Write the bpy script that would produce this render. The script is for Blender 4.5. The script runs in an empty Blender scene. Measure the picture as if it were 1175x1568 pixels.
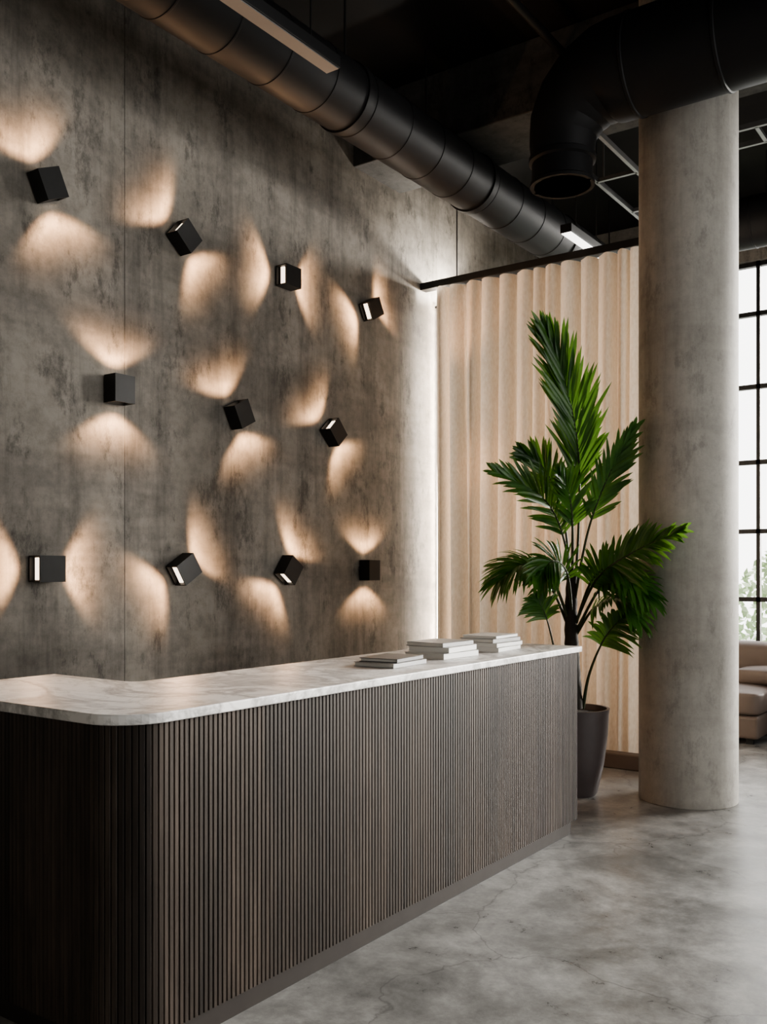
import bpy, bmesh, math, random
from mathutils import Vector, Matrix
random.seed(7)
S = bpy.context.scene
COL = S.collection
PI = math.pi

# ------------------------------------------------------------------ helpers
def link(o, parent=None):
    COL.objects.link(o)
    if parent: o.parent = parent
    return o

def empty(name, loc=(0, 0, 0)):
    e = bpy.data.objects.new(name, None); e.empty_display_size = .1
    e.location = loc
    return link(e)

def mesh(name, verts, faces, mat=None, parent=None, smooth=False, bevel=0, seg=2):
    m = bpy.data.meshes.new(name); m.from_pydata([tuple(v) for v in verts], [], faces); m.update()
    bm = bmesh.new(); bm.from_mesh(m); bmesh.ops.recalc_face_normals(bm, faces=bm.faces); bm.to_mesh(m); bm.free()
    if smooth:
        for p in m.polygons: p.use_smooth = True
    o = bpy.data.objects.new(name, m)
    if mat: m.materials.append(mat)
    link(o, parent)
    if bevel:
        b = o.modifiers.new('bevel', 'BEVEL'); b.width = bevel; b.segments = seg; b.limit_method = 'ANGLE'
        b.angle_limit = math.radians(40)
    return o

BF = [(0,1,2,3),(7,6,5,4),(0,4,5,1),(1,5,6,2),(2,6,7,3),(3,7,4,0)]
def boxes(name, lst, mat, parent=None, bevel=0, seg=2):
    V=[];F=[]
    for (a,b) in lst:
        n=len(V); x0,y0,z0=a; x1,y1,z1=b
        V+=[(x0,y0,z0),(x1,y0,z0),(x1,y1,z0),(x0,y1,z0),(x0,y0,z1),(x1,y0,z1),(x1,y1,z1),(x0,y1,z1)]
        F+=[tuple(n+i for i in f) for f in BF]
    return mesh(name,V,F,mat,parent,bevel=bevel,seg=seg)

def tube(name, pts, rad, mat, parent=None, n=24, cap=True, split=22):
    pts=[Vector(p) for p in pts]
    if not isinstance(rad,(list,tuple)): rad=[rad]*len(pts)
    V=[];F=[]
    ref=None
    for i,p in enumerate(pts):
        t=(pts[min(i+1,len(pts)-1)]-pts[max(i-1,0)]).normalized()
        if ref is None:
            ref=Vector((0,0,1)) if abs(t.z)<.9 else Vector((1,0,0))
        a=(ref-t*ref.dot(t)).normalized(); ref=a
        b=t.cross(a)
        for k in range(n):
            an=2*PI*k/n
            V.append(p+(a*math.cos(an)+b*math.sin(an))*rad[i])
    for i in range(len(pts)-1):
        for k in range(n):
            k2=(k+1)%n
            F.append((i*n+k,i*n+k2,(i+1)*n+k2,(i+1)*n+k))
    if cap:
        F.append(tuple(range(n))); F.append(tuple((len(pts)-1)*n+k for k in range(n)))
    o=mesh(name,V,F,mat,parent,smooth=True)
    m=o.modifiers.new('es','EDGE_SPLIT'); m.split_angle=math.radians(split)
    return o

def lathe(name, prof, mat, parent=None, n=64, loc=(0,0,0), split=45):
    V=[];F=[]
    for (r,z) in prof:
        for k in range(n):
            a=2*PI*k/n; V.append((loc[0]+r*math.cos(a),loc[1]+r*math.sin(a),loc[2]+z))
    for i in range(len(prof)-1):
        for k in range(n):
            k2=(k+1)%n; F.append((i*n+k,i*n+k2,(i+1)*n+k2,(i+1)*n+k))
    F.append(tuple(range(n))); F.append(tuple((len(prof)-1)*n+k for k in range(n)))
    o=mesh(name,V,F,mat,parent,smooth=True)
    m=o.modifiers.new('es','EDGE_SPLIT'); m.split_angle=math.radians(split)
    return o

# ------------------------------------------------------------------ materials
class M:
    def __init__(s,name):
        s.m=bpy.data.materials.new(name); s.m.use_nodes=True
        s.t=s.m.node_tree; s.n=s.t.nodes; s.l=s.t.links
        s.b=s.n['Principled BSDF']; s.out=s.n['Material Output']
        s._c=None
    def coord(s,scale=(1,1,1)):
        if s._c is None: s._c=s.n.new('ShaderNodeTexCoord')
        mp=s.n.new('ShaderNodeMapping'); mp.inputs['Scale'].default_value=scale
        s.l.new(s._c.outputs['Object'],mp.inputs['Vector']); return mp.outputs[0]
    def noise(s,scale,map=(1,1,1),detail=4,rough=.6,dist=0):
        n=s.n.new('ShaderNodeTexNoise'); n.inputs['Scale'].default_value=scale
        n.inputs['Detail'].default_value=detail; n.inputs['Roughness'].default_value=rough
        n.inputs['Distortion'].default_value=dist
        s.l.new(s.coord(map),n.inputs['Vector']); return n.outputs[0]
    def ramp(s,src,stops):
        r=s.n.new('ShaderNodeValToRGB'); e=r.color_ramp.elements
        while len(e)<len(stops): e.new(.5)
        for i,(p,c) in enumerate(stops):
            e[i].position=p; e[i].color=(c,c,c,1) if not isinstance(c,tuple) else (*c,1)
        s.l.new(src,r.inputs[0]); return r.outputs[0]
    def mix(s,a,b,fac=.5,mode='MIX'):
        n=s.n.new('ShaderNodeMix'); n.data_type='RGBA'; n.blend_type=mode
        for idx,v in ((6,a),(7,b)):
            if isinstance(v,tuple): n.inputs[idx].default_value=(*v,1)
            else: s.l.new(v,n.inputs[idx])
        if isinstance(fac,(int,float)): n.inputs[0].default_value=fac
        else: s.l.new(fac,n.inputs[0])
        return n.outputs[2]
    def base(s,c,rough=.6,metal=0,spec=.5):
        if isinstance(c,tuple): s.b.inputs['Base Color'].default_value=(*c,1)
        else: s.l.new(c,s.b.inputs['Base Color'])
        if isinstance(rough,(int,float)): s.b.inputs['Roughness'].default_value=rough
        else: s.l.new(rough,s.b.inputs['Roughness'])
        s.b.inputs['Metallic'].default_value=metal
        s.b.inputs['Specular IOR Level'].default_value=spec
    def bump(s,h,st=.2,d=.01):
        b=s.n.new('ShaderNodeBump'); b.inputs['Strength'].default_value=st; b.inputs['Distance'].default_value=d
        s.l.new(h,b.inputs['Height']); s.l.new(b.outputs[0],s.b.inputs['Normal'])

def concrete(name, dark, light, sc=1.0, streak=True, k=1.0):
    m=M(name)
    big=m.noise(.9*sc,detail=6,rough=.68,dist=.4)
    c=m.mix(dark,light,m.ramp(big,[(.32,0),(.68,1)]))
    if streak:
        st=m.noise(3.6*sc,(1,1,.08),detail=6,rough=.75)
        c=m.mix(c,m.ramp(st,[(.34,.42),(.52,1.0)]),.62*k,'MULTIPLY')
        hb=m.noise(2.4*sc,(.12,.12,1),detail=4,rough=.65)
        c=m.mix(c,m.ramp(hb,[(.36,.55),(.5,1.0)]),.55*k,'MULTIPLY')
    fine=m.noise(9*sc,detail=6,rough=.8)
    c=m.mix(c,m.ramp(fine,[(.3,.4),(.58,1.08)]),.55*k,'MULTIPLY')
    sp=m.noise(4.3*sc,(1,1,.5),detail=7,rough=.8)
    c=m.mix(c,m.ramp(sp,[(.36,.34),(.46,1.0)]),.7*k,'MULTIPLY')
    m.base(c,.75,spec=.3); m.bump(fine,.2,.006)
    return m.m

MAT={}
MAT['wall']=concrete('wall_concrete',(.20,.184,.160),(.345,.318,.283))
MAT['column']=concrete('column_concrete',(.35,.33,.298),(.47,.45,.41),1.3,k=.5)
MAT['beam']=concrete('beam_concrete',(.05,.05,.047),(.10,.098,.094),1)
MAT['plainwall']=concrete('plain_wall',(.18,.17,.155),(.25,.24,.22),1,False)

m=M('floor_concrete')
a=m.noise(.8,detail=7,rough=.72,dist=.6); c=m.mix((.18,.177,.17),(.38,.375,.36),m.ramp(a,[(.35,0),(.65,1)]))
f=m.noise(5,detail=8,rough=.8,dist=.2); c=m.mix(c,m.ramp(f,[(.32,.42),(.62,1.25)]),.75,'MULTIPLY')
f2=m.noise(1.9,detail=8,rough=.75,dist=.2); c=m.mix(c,m.ramp(f2,[(.38,.62),(.60,1.2)]),.85,'MULTIPLY')
v=m.n.new('ShaderNodeTexVoronoi'); v.feature='DISTANCE_TO_EDGE'; v.inputs['Scale'].default_value=.75
nz=m.n.new('ShaderNodeTexNoise'); nz.inputs['Scale'].default_value=2.2; nz.inputs['Detail'].default_value=6
m.l.new(m.coord(),nz.inputs['Vector'])
ad=m.n.new('ShaderNodeMix'); ad.data_type='RGBA'; ad.blend_type='LINEAR_LIGHT'; ad.inputs[0].default_value=.28
m.l.new(m.coord(),ad.inputs[6]); m.l.new(nz.outputs['Color'],ad.inputs[7]); m.l.new(ad.outputs[2],v.inputs['Vector'])
c=m.mix(c,m.ramp(v.outputs['Distance'],[(.0,.3),(.005,1.0)]),.6,'MULTIPLY')
m.base(c,m.ramp(f,[(.3,.24),(.7,.45)]),spec=.5); m.bump(f,.08,.004); MAT['floor']=m.m

m=M('ceiling_black'); m.base(m.mix((.005,.005,.0045),(.014,.013,.012),m.noise(2)),.8,spec=.2); MAT['ceil']=m.m
m=M('duct_metal'); m.base(m.mix((.009,.009,.010),(.017,.017,.018),m.noise(3)),.55,0,spec=.22); MAT['duct']=m.m
m=M('black_metal'); m.base(m.mix((.010,.010,.010),(.017,.017,.017),m.noise(20)),.5,.2); MAT['black']=m.m
m=M('galvanised_steel'); m.base(m.mix((.12,.12,.12),(.22,.22,.22),m.noise(9)),.4,.7); MAT['steel']=m.m

m=M('marble')
a=m.noise(1.6,detail=6,rough=.6,dist=1.2)
c=m.mix((.82,.81,.79),(.46,.45,.44),m.ramp(a,[(.44,0),(.495,1),(.50,1),(.56,0)]))
b2=m.noise(5,detail=6,rough=.65,dist=1.0)
c=m.mix(c,m.ramp(b2,[(.45,1.0),(.5,.58),(.55,1.0)]),.55,'MULTIPLY')
m.base(c,.42,spec=.35); MAT['marble']=m.m

m=M('dark_oak')
at=m.n.new('ShaderNodeAttribute'); at.attribute_name='tone'
g=m.noise(14,(3,3,.12),detail=6,rough=.72,dist=.5)
c=m.mix((.024,.018,.014),(.088,.067,.053),m.ramp(g,[(.3,0),(.7,1)]))
g2=m.noise(2.2,(1.5,1.5,.5),detail=4)
c=m.mix(c,m.ramp(g2,[(.38,.45),(.6,1.0)]),.7,'MULTIPLY')
c=m.mix(c,m.ramp(at.outputs['Fac'],[(0,.6),(1,1.22)]),1,'MULTIPLY')
m.base(c,.55,spec=.25); m.bump(g,.15,.003); MAT['oak']=m.m
m=M('oak_backing'); m.base(m.mix((.010,.008,.006),(.016,.013,.010),m.noise(9)),.8,spec=.2); MAT['oakdark']=m.m
m=M('plinth_dark'); m.base(m.mix((.020,.016,.014),(.034,.028,.024),m.noise(9)),.6,spec=.3); MAT['plinth']=m.m

m=M('curtain_linen')
w=m.noise(60,(1,1,.4),detail=3)
c=m.mix((.70,.60,.49),(.79,.70,.60),m.ramp(w,[(.35,0),(.65,1)]))
m.base(c,.9,spec=.1); m.bump(w,.1,.002)
tr=m.n.new('ShaderNodeBsdfTranslucent'); m.l.new(c,tr.inputs[0])
ms=m.n.new('ShaderNodeMixShader'); ms.inputs[0].default_value=.13
m.l.new(m.b.outputs[0],ms.inputs[1]); m.l.new(tr.outputs[0],ms.inputs[2]); m.l.new(ms.outputs[0],m.out.inputs[0]); MAT['curtain']=m.m

m=M('palm_leaf')
n_=m.noise(6); c=m.mix((.018,.070,.012),(.085,.215,.033),m.ramp(n_,[(.35,0),(.7,1)]))
m.base(c,.33,spec=.5)
tr=m.n.new('ShaderNodeBsdfTranslucent'); tr.inputs[0].default_value=(.20,.40,.06,1)
ms=m.n.new('ShaderNodeMixShader'); ms.inputs[0].default_value=.22
m.l.new(m.b.outputs[0],ms.inputs[1]); m.l.new(tr.outputs[0],ms.inputs[2]); m.l.new(ms.outputs[0],m.out.inputs[0]); MAT['leaf']=m.m
m=M('palm_stem'); m.base(m.mix((.02,.03,.012),(.05,.06,.02),m.noise(20)),.5); MAT['stem']=m.m
m=M('palm_trunk'); m.base(m.mix((.012,.010,.008),(.04,.032,.022),m.noise(30,(1,1,2))),.8); MAT['trunk']=m.m
m=M('pot_ceramic'); m.base(m.mix((.055,.045,.045),(.11,.09,.09),m.noise(6)),.45); MAT['pot']=m.m
m=M('soil'); m.base(m.mix((.01,.008,.006),(.03,.022,.016),m.noise(40)),.95); MAT['soil']=m.m
m=M('paper_pages'); m.base(m.mix((.62,.61,.58),(.78,.77,.74),m.noise(60,(.2,.2,12))),.8); MAT['paper']=m.m
m=M('book_cover_white'); m.base(m.mix((.66,.66,.64),(.75,.75,.73),m.noise(5)),.45); MAT['cwhite']=m.m
m=M('book_cover_dark'); m.base(m.mix((.05,.05,.05),(.09,.088,.085),m.noise(5)),.4); MAT['cdark']=m.m
m=M('book_cover_grey'); m.base(m.mix((.28,.28,.28),(.38,.38,.37),m.noise(5)),.45); MAT['cgrey']=m.m
m=M('sofa_leather'); n_=m.noise(25); m.base(m.mix((.10,.075,.062),(.155,.12,.10),m.noise(4)),.55); m.bump(n_,.15,.004); MAT['sofa']=m.m
m=M('lamp_glow'); m.base((1,.8,.6)); m.b.inputs['Emission Color'].default_value=(1,.82,.64,1); m.b.inputs['Emission Strength'].default_value=3; MAT['glow']=m.m
m=M('led_strip'); m.base((1,.9,.8)); m.b.inputs['Emission Color'].default_value=(1,.86,.72,1); m.b.inputs['Emission Strength'].default_value=90; MAT['led']=m.m  # emitter for the added glow strip at the curtain edge
m=M('fixture_diffuser'); m.base(m.mix((.14,.14,.14),(.18,.18,.18),m.noise(5)),.6); MAT['diff']=m.m
m=M('fixture_diffuser_lit'); m.base((.8,.8,.8)); m.b.inputs['Emission Color'].default_value=(1,.97,.92,1); m.b.inputs['Emission Strength'].default_value=3; MAT['diff_on']=m.m
m=M('hedge_leaf'); m.base(m.mix((.3,.4,.24),(.5,.6,.4),m.noise(3)),.6); MAT['hedge']=m.m
m=M('ground_paving'); m.base(m.mix((.3,.3,.29),(.42,.42,.4),m.noise(2)),.8); MAT['ground']=m.m

# ------------------------------------------------------------------ room shell
XL,XR,YF,YB,ZC=-4.82,4.5,-3.0,10.5,5.5
CY=7.42
boxes('floor',[((XL-.2,YF-.2,-.1),(XR+.2,YB+.2,0))],MAT['floor'])
boxes('ceiling',[((XL-.2,YF-.2,ZC),(XR+.2,YB+.2,ZC+.15))],MAT['ceil'])
seams=[YF,-.1,3.94,7.98,YB]
L=[((XL-.2,YF,0),(XL-.012,YB,ZC))]
for a,b in zip(seams[:-1],seams[1:]):
    L.append(((XL-.012,a+.002,0),(XL,b-.002,ZC)))
boxes('wall_left',L,MAT['wall'])
WZ0,WZ1=.5,4.87
boxes('wall_back',[((XL-.2,YB,0),(XR+.2,YB+.2,WZ0)),((XL-.2,YB,WZ1),(XR+.2,YB+.2,ZC)),
      ((XL-.2,YB,WZ0),(XL+.25,YB+.2,WZ1)),((XR-.2,YB,WZ0),(XR+.2,YB+.2,WZ1))],MAT['plainwall'])
boxes('wall_front',[((XL-.2,YF-.2,0),(XR+.2,YF,ZC))],MAT['plainwall'])
RY0,RY1=1.0,7.0
boxes('wall_right',[((XR,YF,0),(XR+.2,YB,WZ0)),((XR,YF,WZ1),(XR+.2,YB,ZC)),
      ((XR,YF,WZ0),(XR+.2,RY0,WZ1)),((XR,RY1,WZ0),(XR+.2,YB,WZ1)),((XR,3.8,WZ0),(XR+.2,4.2,WZ1))],MAT['plainwall'])
zb=[.5,1.25,1.98,2.72,3.53,4.31,4.84]
def grid_back(name,x0,x1):
    L=[]
    for z in zb: L.append(((x0,YB+.04,z-.024),(x1,YB+.10,z+.024)))
    k=-2.58-.78*10
    while k<x1:
        if k>x0: L.append(((k-.02,YB+.04,WZ0),(k+.02,YB+.11,WZ1)))
        k+=.78
    L+=[((x0-.01,YB+.03,WZ0),(x0+.05,YB+.12,WZ1)),((x1-.05,YB+.03,WZ0),(x1+.01,YB+.12,WZ1))]
    boxes(name,L,MAT['black'])
grid_back('window_1',XL+.25,XR-.2)
def grid_right(name,y0,y1):
    L=[]
    for z in zb: L.append(((XR+.04,y0,z-.024),(XR+.10,y1,z+.024)))
    k=y0
    while k<=y1+.01:
        L.append(((XR+.04,k-.02,WZ0),(XR+.11,k+.02,WZ1))); k+=(y1-y0)/4
    boxes(name,L,MAT['black'])
grid_right('window_2',RY0,3.8); grid_right('window_3',4.2,RY1)
boxes('ceiling_beam',[((XL,6.34,4.96),(XR,7.04,ZC))],MAT['beam'],bevel=.01)
boxes('ceiling_beam.001',[((XL,1.9,5.15),(XR,2.5,ZC))],MAT['ceil'],bevel=.01)
boxes('trim_1',[((XL,7.1,0),(-2.35,7.22,.12))],MAT['sofa'],bevel=.01)
boxes('baseboard_back',[((XL,YB-.03,0),(XR,YB,.12))],MAT['plinth'])

col=lathe('concrete_column',[(.322,0),(.325,.006),(.325,5.5)],MAT['column'],n=96,loc=(-2.04,6.46,0),split=20)

# ------------------------------------------------------------------ ducts
def duct_path(name,pts,r,mat,parent,rings=.55,collars=()):
    p0,p1=Vector(pts[0]),Vector(pts[1]); Ln=(p1-p0).length; d=(p1-p0)/Ln
    P=[];R=[];s=0
    P.append(p0);R.append(r)
    while s+rings<Ln:
        s+=rings
        for o,dr in((-.010,0),(-.006,.004),(.006,.004),(.010,0)):
            P.append(p0+d*(s+o));R.append(r+dr)
    P.append(p1);R.append(r)
    o=tube(name,P,R,mat,parent,n=48)
    for i,c in enumerate(collars):
        tube(name+'_collar_%d'%i,[p0+d*(c-.035),p0+d*(c-.033),p0+d*(c+.033),p0+d*(c+.035)],[r,r+.012,r+.012,r],mat,parent,n=48)
    return o
e=empty('spiral_ceiling_duct')
duct_path('duct_body',[(-3.87,-2.9,4.715),(-3.87,10.45,4.715)],.223,MAT['duct'],e,.42,[5.2,7.9,9.6,11.2])
for i,y in enumerate([.5,3.0,5.0,6.0,8.2,9.6]):
    tube('hanger_%d'%i,[(-3.87,y,4.92),(-3.87,y,ZC)],.008,MAT['black'],e,n=8)

e=empty('elbow_air_duct')
Yd,Zd,rd=5.79,4.75,.31
x=XR-.05; xs=[]
while x>-2.2:
    xs.append(x); x-=.55
P=[];R=[]
for x in xs:
    for o,dr in((.014,0),(.008,.008),(-.008,.008),(-.014,0)):
        P.append((x+o,Yd,Zd));R.append(rd+dr)
n=9; rc=.38
cx=-2.28
for i in range(n+1):
    a=PI/2*i/n
    P.append((cx-rc*math.sin(a),Yd,Zd-rc+rc*math.cos(a))); R.append(rd-.10*i/n+(.006 if i%2 else 0))
bx=cx-rc
for z_,r_ in((4.30,.205),(4.29,.22),(4.26,.22),(4.25,.2),(4.13,.2),(4.12,.212),(4.10,.212),(4.10,.185),(4.2,.18)):
    P.append((bx,Yd,z_));R.append(r_)
tube('duct_body',P,R,MAT['duct'],e,n=48)
for i,x in enumerate([-1.5,0,1.6,3.2]):
    tube('hanger_%d'%i,[(x,Yd,5.03),(x,Yd,ZC)],.008,MAT['black'],e,n=8)

e=empty('round_air_duct')
duct_path('duct_body',[(-2.9,9.3,4.85),(4.4,9.3,4.85)],.24,MAT['duct'],e,.6)
for i,x in enumerate([-2.2,0,2.5]):
    tube('hanger_%d'%i,[(x,9.3,5.07),(x,9.3,ZC)],.008,MAT['black'],e,n=8)

e=empty('cable_tray')
L=[]
for x in(-2.95,-2.62): L.append(((x-.014,6.2,4.62),(x+.014,8.6,4.66)))
y=6.3
while y<8.6:
    L.append(((-2.95,y-.014,4.62),(-2.62,y+.014,4.65))); y+=.76
boxes('tray_rails',L,MAT['steel'],e)
L=[]
for x in(-2.95,-2.62):
    for y in(7.2,8.4): L.append(((x-.006,y-.006,4.66),(x+.006,y+.006,ZC)))
boxes('tray_rods',L,MAT['steel'],e)
e=empty('cable_tray')
L=[]
for y in(7.3,7.6): L.append(((-2.3,y-.014,4.84),(3.5,y+.014,4.88)))
x=-2.2
while x<3.5: L.append(((x-.014,7.3,4.84),(x+.014,7.6,4.87))); x+=.4
for x in(-2.1,.5,3): 
    for y in(7.3,7.6): L.append(((x-.006,y-.006,4.88),(x+.006,y+.006,ZC)))
boxes('tray_rails',L,MAT['steel'],e)
for (a,b,r) in [((-2.9,1.0,5.3),(-2.9,6.3,5.3),.03),((-1.9,1,5.35),(-1.9,6.3,5.35),.045),((XL+.3,4.6,5.4),(3,4.6,5.4),.03),((-.8,2.6,5.35),(-.8,6.3,5.35),.06)]:
    e=empty('ceiling_conduit'); tube('pipe',[a,b],r,MAT['black'],e,n=16,split=40)
    va,vb=Vector(a),Vector(b)
    for t in(.15,.5,.85):
        q=va.lerp(vb,t); boxes('clamp',[((q.x-.02,q.y-.02,q.z),(q.x+.02,q.y+.02,ZC))],MAT['black'],e)

for (y0,y1,mm) in((2.2,4.16,'diff'),(7.25,8.09,'diff_on')):
    e=empty('linear_ceiling_light')
    boxes('housing',[((-3.35,y0,4.36),(-3.25,y1,4.43))],MAT['duct'],e,bevel=.004)
    boxes('diffuser',[((-3.342,y0+.01,4.354),(-3.258,y1-.01,4.36))],MAT[mm],e)
    for y in(y0+.2,y1-.2): tube('rod',[(-3.3,y,4.43),(-3.3,y,ZC)],.005,MAT['black'],e,n=8)

# ------------------------------------------------------------------ curtain
e=empty('pleated_curtain')
x0,x1=-4.68,-2.30
NX,NZ=1100,18
rs=random.Random(5)
wd=[]; tot=0
while tot<x1-x0+.3:
    q=rs.uniform(.10,.185); wd.append(q); tot+=q
am=[rs.uniform(.07,.125) for _ in wd]; lean=[rs.uniform(-.035,.035) for _ in wd]; sk=[rs.uniform(-.12,.12) for _ in wd]
def phase(s):
    k=0
    while s>wd[k]: s-=wd[k]; k+=1
    return k, s/wd[k]
V=[];F=[]
for j in range(NZ+1):
    t=j/NZ; z=.02+t*(4.16-.02)
    for i in range(NX+1):
        s=(x1-x0)*i/NX
        k,p=phase(s)
        a0,a1=am[k],am[min(k+1,len(am)-1)]
        amp=(a0+(a1-a0)*p)*(.68+.32*(1-t)**.5)
        pp=p+sk[k]*math.sin(PI*p)**2
        g=math.sqrt(math.sin(PI*pp)**2+.004)**.9
        yy=CY+amp*(1-2*g)+.025*(1-t)*math.sin(s*6+1.5*t)+.007*math.sin(4*PI*p+4*t)*g
        ln=lean[k]+(lean[min(k+1,len(am)-1)]-lean[k])*p
        xx=x0+s-.016*math.sin(2*PI*p)*(.4+.6*t)+ln*(1-t)*(1-math.exp(-s*8))
        V.append((xx,yy,z))
for j in range(NZ):
    for i in range(NX):
        a=j*(NX+1)+i; F.append((a,a+1,a+NX+2,a+NX+1))
mesh('curtain_fabric',V,F,MAT['curtain'],e,smooth=True)
boxes('curtain_rail',[((XL,CY-.05,4.17),(-2.2,CY+.05,4.235))],MAT['black'],e,bevel=.004)
for i,x in enumerate((-4.45,-2.5)): tube('rail_rod_%d'%i,[(x,CY,4.23),(x,CY,ZC)],.006,MAT['black'],e,n=8)
e=empty('vertical_led_light')  # added glow strip behind the curtain edge, brightens the wall beside it
boxes('led_profile',[((-4.785,7.62,0),(-4.745,7.645,4.12)),((-4.80,7.60,0),(-4.70,7.68,.02)),((XL,7.63,4.06),(-4.745,7.64,4.08))],MAT['black'],e)
boxes('led_tube',[((-4.78,7.605,.05),(-4.75,7.62,4.1))],MAT['led'],e)
e=empty('wall_uplight')  # added fill behind the curtain, lifts the wall above the rail; body invented too
lathe('can',[(.035,0),(.042,.01),(.042,.10),(.036,.10),(.034,.07)],MAT['black'],e,n=24,loc=(-4.50,7.72,4.02))
boxes('bracket',[((XL,7.705,4.04),(-4.53,7.735,4.07))],MAT['black'],e)
ul=bpy.data.lights.new('uplight','SPOT'); ul.energy=110; ul.color=(1,.93,.84); ul.spot_size=math.radians(155); ul.spot_blend=.6; ul.shadow_soft_size=.03  # spot of the added wall fill
uo=bpy.data.objects.new('uplight',ul); link(uo,e); uo.location=(-4.50,7.72,4.15)
uo.rotation_euler=Vector((-.45,-.35,.8)).to_track_quat('-Z','Y').to_euler()

# ------------------------------------------------------------------ reception counter
e=empty('reception_counter')
FX,NY,EY,BX,IY,LX=-2.30,1.88,5.22,-2.98,2.48,-3.50
def Lpoly(o,rc):
    pts=[(FX+o,EY+o)]
    cx_,cy_=FX-.16,NY+.16; r=rc+o
    for i in range(13):
        a=-PI/2*i/12
        pts.append((cx_+r*math.cos(a),cy_+r*math.sin(a)))
    pts+=[(LX-o,NY-o),(LX-o,IY+o)]
    for i in range(5):
        a=PI/2*i/4; rr=.05
        pts.append((BX-o-rr+rr*math.sin(a),IY+o+rr-rr*math.cos(a)))
    pts.append((BX-o,EY+o))
    return pts
def prism(name,pts,z0,z1,mat,bevel=0,parent=None):
    n=len(pts); V=[(x,y,z0) for x,y in pts]+[(x,y,z1) for x,y in pts]
    F=[tuple(range(n)),tuple(range(n,2*n))]+[(i,(i+1)%n,n+(i+1)%n,n+i) for i in range(n)]
    return mesh(name,V,F,mat,parent,bevel=bevel)
prism('kick_plinth',Lpoly(-.030,.16),0,.11,MAT['plinth'],parent=e)
prism('counter_body',Lpoly(-.006,.16),.10,1.074,MAT['oakdark'],parent=e)
prism('marble_top',Lpoly(.02,.16),1.074,1.108,MAT['marble'],bevel=.005,parent=e)
def path_pt(s):
    l1=EY-(NY+.16); l2=.16*PI/2
    if s<l1: return (FX,EY-s),(1,0)
    s-=l1
    if s<l2:
        a=-s/.16; return (FX-.16+.16*math.cos(a),NY+.16+.16*math.sin(a)),(math.cos(a),math.sin(a))
    s-=l2
    return (FX-.16-s,NY),(0,-1)
tot=(EY-NY-.16)+.16*PI/2+(FX-.16-LX)
V=[];F=[];tone=[]
PT=.0215
def slat(p,nr,w=.0097,dp=.006,tn=.5):
    tx,ty=-nr[1],nr[0]
    sec=[(-w,-dp),(-w,-.003),(-w+.003,0),(w-.003,0),(w,-.003),(w,-dp)]
    b=len(V)
    for z in(.085,1.074):
        for (u,q) in sec: V.append((p[0]+tx*u+nr[0]*q,p[1]+ty*u+nr[1]*q,z))
    m_=len(sec)
    for i in range(m_):
        j=(i+1)%m_; F.append((b+i,b+j,b+m_+j,b+m_+i)); tone.append(tn)
    F.append(tuple(b+i for i in range(m_))); tone.append(tn); F.append(tuple(b+m_+i for i in range(m_))); tone.append(tn)
s=.013; i=0; grp=.5
while s<tot:
    if i%5==0: grp=random.uniform(.1,.9)
    p,nr=path_pt(s); slat(p,nr,tn=min(1,max(0,grp+random.uniform(-.25,.25)))); s+=PT; i+=1
x=FX-.03
while x>BX: slat((x,EY),(0,1),tn=random.random()); x-=PT
y=NY+.02
while y<IY: slat((LX,y),(-1,0),tn=random.random()); y+=PT
o=mesh('oak_slats',V,F,MAT['oak'],e)
at=o.data.attributes.new('tone','FLOAT','FACE')
for k,v in enumerate(tone): at.data[k].value=v

# ------------------------------------------------------------------ books
def book(parent,cx,cy,z,w,l,h,rot,cov):
    L=[((-w/2,-l/2,0),(w/2,l/2,.003)),((-w/2,-l/2,h-.003),(w/2,l/2,h)),((w/2-.004,-l/2,0),(w/2,l/2,h))]
    c=boxes('book_cover',L,MAT[cov],parent,bevel=.001,seg=1)
    p=boxes('book_pages',[((-w/2+.005,-l/2+.005,.003),(w/2-.004,l/2-.005,h-.003))],MAT['paper'],parent)
    for o in(c,p): o.location=(cx,cy,z); o.rotation_euler=(0,0,rot)
def stack(bx_,by_,spec):
    e=empty('book_stack'); z=1.1085
    for (w,l,h,rot,cov,dx,dy) in spec:
        book(e,bx_+dx,by_+dy,z,w,l,h,rot,cov); z+=h+.0004
stack(-2.56,3.66,[(.22,.30,.022,.05,'cgrey',0,0),(.20,.27,.018,.12,'cdark',.0,.01)])
stack(-2.60,4.18,[(.25,.32,.030,-.05,'cwhite',0,0),(.24,.31,.028,.06,'cwhite',0,.01),(.23,.29,.022,-.03,'cgrey',-.01,0)])
stack(-2.60,4.70,[(.24,.31,.024,.08,'cwhite',0,0),(.23,.30,.024,0,'cwhite',.01,0),(.22,.29,.022,-.06,'cgrey',0,0),(.21,.28,.016,.05,'cwhite',0,0)])

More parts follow.
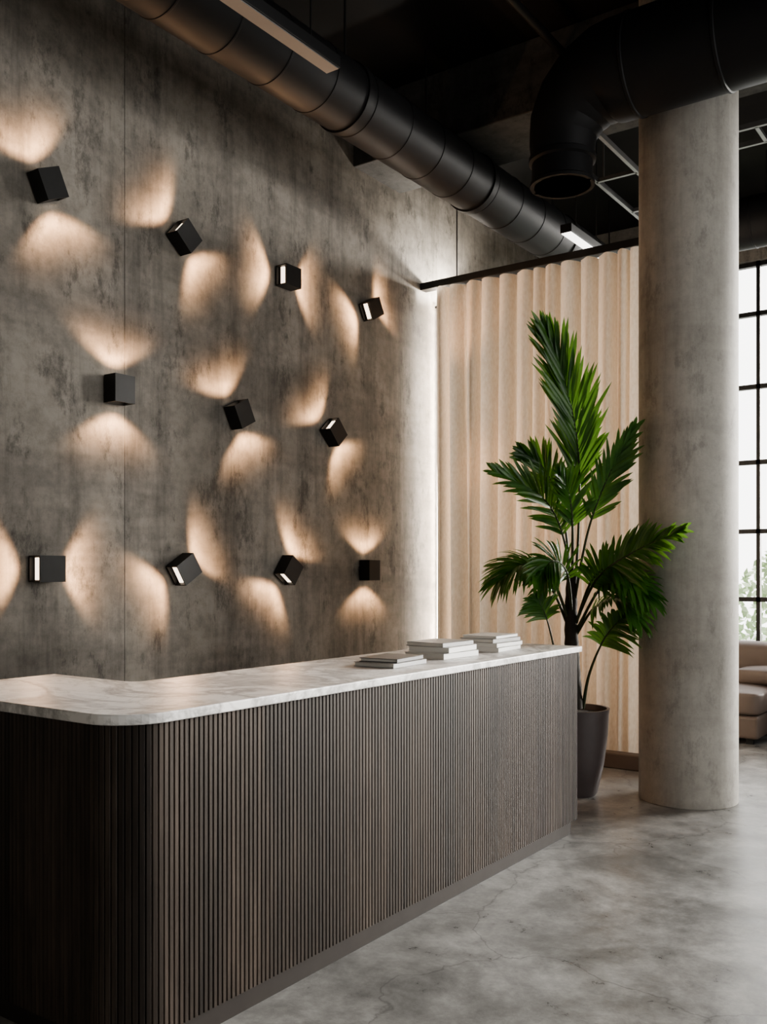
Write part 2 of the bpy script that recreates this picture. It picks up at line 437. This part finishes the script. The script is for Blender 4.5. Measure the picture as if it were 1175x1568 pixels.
# ------------------------------------------------------------------ wall lamps
lamps=[(3.335,3.79,-24),(4.386,3.79,-48),(5.445,3.79,-90),(6.515,3.79,62),
       (3.849,2.685,0),(4.915,2.675,-27),(5.997,2.675,-43),
       (3.33,1.565,-90),(4.386,1.565,58),(5.445,1.56,36),(6.49,1.56,0)]
W2,H2,DP=.076,.086,.118
HALF=math.radians(63)
beam=bpy.data.lights.new('lamp_beam','SPOT'); beam.energy=14.5; beam.color=(1,.59,.33)
beam.spot_size=2*HALF; beam.spot_blend=.40; beam.shadow_soft_size=.03
beam.use_nodes=True
nt=beam.node_tree; em=nt.nodes['Emission']
tc=nt.nodes.new('ShaderNodeTexCoord'); sx=nt.nodes.new('ShaderNodeSeparateXYZ'); nt.links.new(tc.outputs['Normal'],sx.inputs[0])
def mth(op,a,b=None):
    n=nt.nodes.new('ShaderNodeMath'); n.operation=op
    for i,v in enumerate((a,b)):
        if v is None: continue
        if isinstance(v,(int,float)): n.inputs[i].default_value=v
        else: nt.links.new(v,n.inputs[i])
    return n.outputs[0]
zz=mth('MULTIPLY',sx.outputs['Z'],sx.outputs['Z'])
sn=mth('SQRT',mth('MAXIMUM',mth('SUBTRACT',1.0,zz),0.0))
ax=mth('MAXIMUM',mth('ABSOLUTE',sx.outputs['X']),.02)
mr=nt.nodes.new('ShaderNodeMapRange'); mr.interpolation_type='SMOOTHSTEP'
nt.links.new(ax,mr.inputs[0]); mr.inputs[1].default_value=.19; mr.inputs[2].default_value=.56
gain=mth('MULTIPLY',mth('DIVIDE',mth('POWER',sn,1.6),mth('POWER',ax,2.1)),mr.outputs[0])
nt.links.new(gain,em.inputs['Strength'])
for (y,z,ang) in lamps:
    e=empty('wall_lamp',(XL,y,z)); e.rotation_euler=(-math.radians(ang),0,0)
    L=[((.012,-W2,-H2),(.020,W2,H2)),((DP-.008,-W2,-H2),(DP,W2,H2)),
       ((.020,-W2,-H2),(DP-.008,-W2+.008,H2)),((.020,W2-.008,-H2),(DP-.008,W2,H2)),
       ((.02,-W2+.008,-H2+.03),(DP-.008,W2-.008,H2-.03))]
    boxes('lamp_shell',L,MAT['black'],e)
    boxes('wall_mount',[((0,-.045,-.05),(.012,.045,.05))],MAT['black'],e)
    boxes('lamp_lens',[((.045,-W2+.012,H2-.03),(DP-.040,W2-.012,H2-.018)),((.045,-W2+.012,-H2+.018),(DP-.040,W2-.012,-H2+.03))],MAT['glow'],e)
    for sgn in(1,-1):
        lo=bpy.data.objects.new('lamp_beam',beam); link(lo,e)
        lo.location=(.112,0,sgn*(H2+.006))
        lo.rotation_euler=(0 if sgn<0 else PI,0,0)

# ------------------------------------------------------------------ potted palm
BXp,BYp=-2.73,6.15
e=empty('potted_palm')
lathe('pot',[(.14,0),(.155,.02),(.20,.22),(.225,.42),(.232,.56),(.238,.60),(.218,.60),(.21,.55)],MAT['pot'],e,n=64,loc=(BXp,BYp,0))
lathe('soil',[(.212,.52),(.212,.56),(.1,.57)],MAT['soil'],e,n=32,loc=(BXp,BYp,0))
Rv=Vector((.815,.579,0)); Fv=Vector((-.579,.815,0)); K=.00456
def P3(px,py,dep=0):
    return Vector((BXp,BYp,0))+Rv*((px-880)*K)+Vector((0,0,1.55+(875-py)*K))+Fv*dep
def spline(pts,n):
    pts=[pts[0]*2-pts[1]]+pts+[pts[-1]*2-pts[-2]]
    out=[]; segs=len(pts)-3
    for i in range(n+1):
        u=i/n*segs; k=min(int(u),segs-1); t=u-k
        a,b,c,d=pts[k:k+4]
        out.append(.5*((2*b)+(c-a)*t+(2*a-5*b+4*c-d)*t*t+(3*b-a-3*c+d)*t**3))
    return out
LV=[];LF=[]
def blade(base,dr,nrm,ln,wd,droop):
    seg=6; side=dr.cross(nrm).normalized(); b0=len(LV)
    up=Vector((0,0,1))
    for i in range(seg+1):
        t=i/seg
        c=base+dr*ln*t-up*droop*t*t*ln
        w=wd*(math.sin(PI*min(1,(t*.85+.12)))**.7)*(1 if t<.999 else .05)
        LV.extend([c-side*w+nrm*w*.35,c,c+side*w+nrm*w*.35])
    for i in range(seg):
        a=b0+i*3
        LF.append((a,a+1,a+4,a+3)); LF.append((a+1,a+2,a+5,a+4))
def frond(pts,L0,nl=26,start=.35,nrm=None,ang=(58,22),droop=.15,wd=.0145,r0=.012,face=None):
    nl=int(nl*1.25)
    sp=spline(pts,60)
    tube('frond_stem',sp,[r0*(1-.85*i/60) for i in range(61)],MAT['stem'],e,n=8,split=60)
    for k in range(nl):
        t=start+(1-start)*k/(nl-1); i=min(59,int(t*60)); fr=t*60-i
        p=sp[i].lerp(sp[i+1],fr); tg=(sp[min(60,i+2)]-sp[max(0,i-1)]).normalized()
        n0=(face or -Fv); n0=(n0-tg*n0.dot(tg)).normalized()
        sd=tg.cross(n0).normalized()
        q=(t-start)/(1-start)
        an=math.radians(ang[0]+(ang[1]-ang[0])*q)
        ll=L0*(.62+.5*math.sin(PI*min(1,q*.9+.12)))*(1-.35*q)
        for sg in(1,-1):
            a2=an+random.uniform(-.12,.12)
            dr=(tg*math.cos(a2)+sd*sg*math.sin(a2)+n0*(.22+random.uniform(-.15,.15))).normalized()
            nn=(n0-dr*n0.dot(dr)+sd*sg*-.25+Vector((random.uniform(-.2,.2),)*3)).normalized()
            nn=(nn-dr*nn.dot(dr)).normalized()
            blade(p,dr,nn,ll*random.uniform(.85,1.1),wd*random.uniform(.85,1.1),droop*random.uniform(.6,1.3))
UP=Vector((0,0,1))
fa=(-Fv+UP*.5).normalized()
fb=(-Fv*.5+UP).normalized()
tube('trunk',spline([P3(880,1085),P3(876,1010),P3(874,940),P3(876,870)],20),[.055-.02*i/20+(.004 if i%2 else 0) for i in range(21)],MAT['trunk'],e,n=16,split=60)
frond([P3(876,960,0),P3(886,800,0),P3(884,680,.0),P3(862,580,-.02),P3(834,515,-.05)],.46,36,.38,ang=(32,10),droop=.03,wd=.016)
frond([P3(876,940,0),P3(894,820,-.1),P3(918,740,-.2),P3(950,670,-.3)],.28,22,.42,ang=(36,12),droop=.05)
frond([P3(874,930,0),P3(862,830,-.05),P3(825,765,-.15),P3(755,730,-.22)],.32,24,.38,ang=(48,14),droop=.10,face=fa)
frond([P3(876,930,0),P3(868,800,.1),P3(842,720,.15),P3(806,688,.15)],.26,22,.45,ang=(42,14),droop=.06)
frond([P3(876,920,0),P3(884,790,.15),P3(898,690,.2),P3(910,630,.2)],.30,22,.40,ang=(36,12),droop=.05)
frond([P3(878,960,0),P3(905,885,-.2),P3(950,845,-.42),P3(995,820,-.66)],.30,26,.28,ang=(56,16),droop=.22,face=fa)
frond([P3(874,960,0),P3(840,885,-.1),P3(795,865,-.22),P3(755,890,-.3)],.34,26,.3,ang=(62,22),droop=.5,face=fb)
frond([P3(874,970,0),P3(845,900,.05),P3(805,868,.1),P3(765,868,.15)],.30,22,.3,ang=(60,20),droop=.4,face=fb)
frond([P3(880,970,0),P3(912,900,-.15),P3(942,888,-.32),P3(966,918,-.46)],.29,24,.3,ang=(60,22),droop=.45,face=fb)
frond([P3(880,960,0),P3(898,890,-.15),P3(922,868,-.28),P3(948,895,-.42)],.27,22,.3,ang=(60,22),droop=.35,face=fa)
frond([P3(876,950,0),P3(862,880,-.15),P3(835,860,-.3),P3(808,885,-.4)],.28,22,.3,ang=(60,22),droop=.35,face=fa)
frond([P3(876,900,0),P3(872,810,-.1),P3(862,760,-.2),P3(842,735,-.3)],.28,20,.35,ang=(42,14),droop=.1,face=fa)
frond([P3(880,975,0),P3(905,930,-.1),P3(935,915,-.25),P3(955,945,-.35)],.26,20,.3,ang=(60,22),droop=.5,face=fb)
frond([P3(892,1085,0),P3(900,1030,-.05),P3(918,975,-.15),P3(945,935,-.25)],.24,16,.6,ang=(60,22),droop=.4,face=fa,r0=.014)
frond([P3(868,1085,0),P3(852,1010,.0),P3(836,945,0),P3(820,915,0)],.22,14,.65,ang=(60,22),droop=.4,face=fa,r0=.012)
mesh('palm_leaflets',LV,LF,MAT['leaf'],e,smooth=True)

# ------------------------------------------------------------------ sofa
e=empty('sectional_sofa')
boxes('base',[((-3.0,8.75,.05),(-2.14,10.1,.26)),((-2.14,9.25,.05),(.2,10.1,.26))],MAT['sofa'],e,bevel=.03,seg=3)
boxes('feet',[((x,y,0),(x+.06,y+.06,.06)) for x,y in((-2.95,8.8),(-2.26,8.8),(.1,9.3),(.1,9.98),(-2.95,9.98))],MAT['black'],e)
def cushion(name,a,b,puff=.05):
    bm=bmesh.new(); bmesh.ops.create_cube(bm,size=1)
    bmesh.ops.subdivide_edges(bm,edges=bm.edges,cuts=5,use_grid_fill=True)
    A=Vector(a);B=Vector(b);C=(A+B)/2;D=B-A
    for v in bm.verts:
        c=v.co*2
        k=[(1-abs(c[(i+1)%3])**3)*(1-abs(c[(i+2)%3])**3) for i in range(3)]
        q=Vector((v.co[i]*D[i]+(math.copysign(1,c[i])*puff*k[i]*.5 if abs(c[i])>.99 else 0) for i in range(3)))
        v.co=C+q*.97
    me=bpy.data.meshes.new(name); bm.to_mesh(me); bm.free()
    for p in me.polygons: p.use_smooth=True
    me.materials.append(MAT['sofa']); o=bpy.data.objects.new(name,me); link(o,e)
    sb=o.modifiers.new('s','SUBSURF'); sb.levels=2; sb.render_levels=2
cushion('seat_cushion_1',(-3.0,8.72,.26),(-2.12,9.6,.47))
cushion('seat_cushion_2',(-2.12,9.2,.26),(-.98,9.85,.47))
cushion('seat_cushion_3',(-.98,9.2,.26),(.2,9.85,.47))
cushion('back_cushion_1',(-3.0,9.72,.46),(-2.06,10.05,.82),.08)
cushion('back_cushion_2',(-2.06,9.75,.46),(-.96,10.05,.80),.08)
cushion('back_cushion_3',(-.96,9.75,.46),(.2,10.05,.80),.08)
cushion('loose_cushion',(-2.5,9.3,.48),(-1.7,9.72,.62),.06)

# ------------------------------------------------------------------ outside
boxes('ground',[((-16,YB+.25,-.2),(14,26,-.1))],MAT['ground'])
V=[];F=[]
for c in range(16):
    cx_=-9+c*1.1+random.uniform(-.3,.3); cy_=15+random.uniform(-.6,.6); hh=random.uniform(1.2,2.4)
    for k in range(900):
        a=random.uniform(0,2*PI); r=random.random()**.5; zz_=random.random()
        rr=.95*r*math.sin(PI*(.25+.7*zz_))
        p=Vector((cx_+rr*math.cos(a),cy_+rr*math.sin(a),-.1+zz_*hh))
        u=Vector([random.gauss(0,1) for _ in range(3)]).normalized(); w=u.orthogonal().normalized(); n0=len(V)
        V+=[p-u*.09,p+w*.04,p+u*.09,p-w*.04]; F.append((n0,n0+1,n0+2,n0+3))
mesh('hedge',V,F,MAT['hedge'])

# ------------------------------------------------------------------ light
w=bpy.data.worlds.new('overcast_sky'); S.world=w; w.use_nodes=True
bg=w.node_tree.nodes['Background']; bg.inputs[0].default_value=(1,.985,.96,1); bg.inputs[1].default_value=4.1
def area(name,loc,rot,sx,sy,en,col=(1,1,1),portal=False):
    ld=bpy.data.lights.new(name,'AREA'); ld.shape='RECTANGLE'; ld.size=sx; ld.size_y=sy; ld.energy=en; ld.color=col
    if portal: ld.cycles.is_portal=True
    o=bpy.data.objects.new(name,ld); o.location=loc; o.rotation_euler=rot; link(o)
area('portal_back',((XL+XR)/2,YB+.2,2.68),(-PI/2,0,0),8.9,4.4,1,portal=True)
area('portal_right',(XR+.2,(RY0+RY1)/2,2.68),(0,PI/2,0),4.4,RY1-RY0,1,portal=True)
sd=bpy.data.lights.new('hazy_sun','SUN'); sd.energy=14; sd.angle=math.radians(30); sd.color=(1,.96,.9)
so=bpy.data.objects.new('hazy_sun',sd); link(so)
so.rotation_euler=Vector((-.44,-.80,-.16)).to_track_quat('-Z','Y').to_euler()
so.location=(4,14,8)

# ------------------------------------------------------------------ camera
cd=bpy.data.cameras.new('camera'); cam=bpy.data.objects.new('camera',cd); link(cam)
cd.sensor_fit='HORIZONTAL'; cd.sensor_width=36; cd.lens=36*1446/1175
cd.shift_y=91/1175
cam.location=(0,0,1.55); cam.rotation_euler=(PI/2,0,math.radians(35.4))
S.camera=cam
S.view_settings.view_transform='AgX'
S.view_settings.look='AgX - Medium High Contrast'
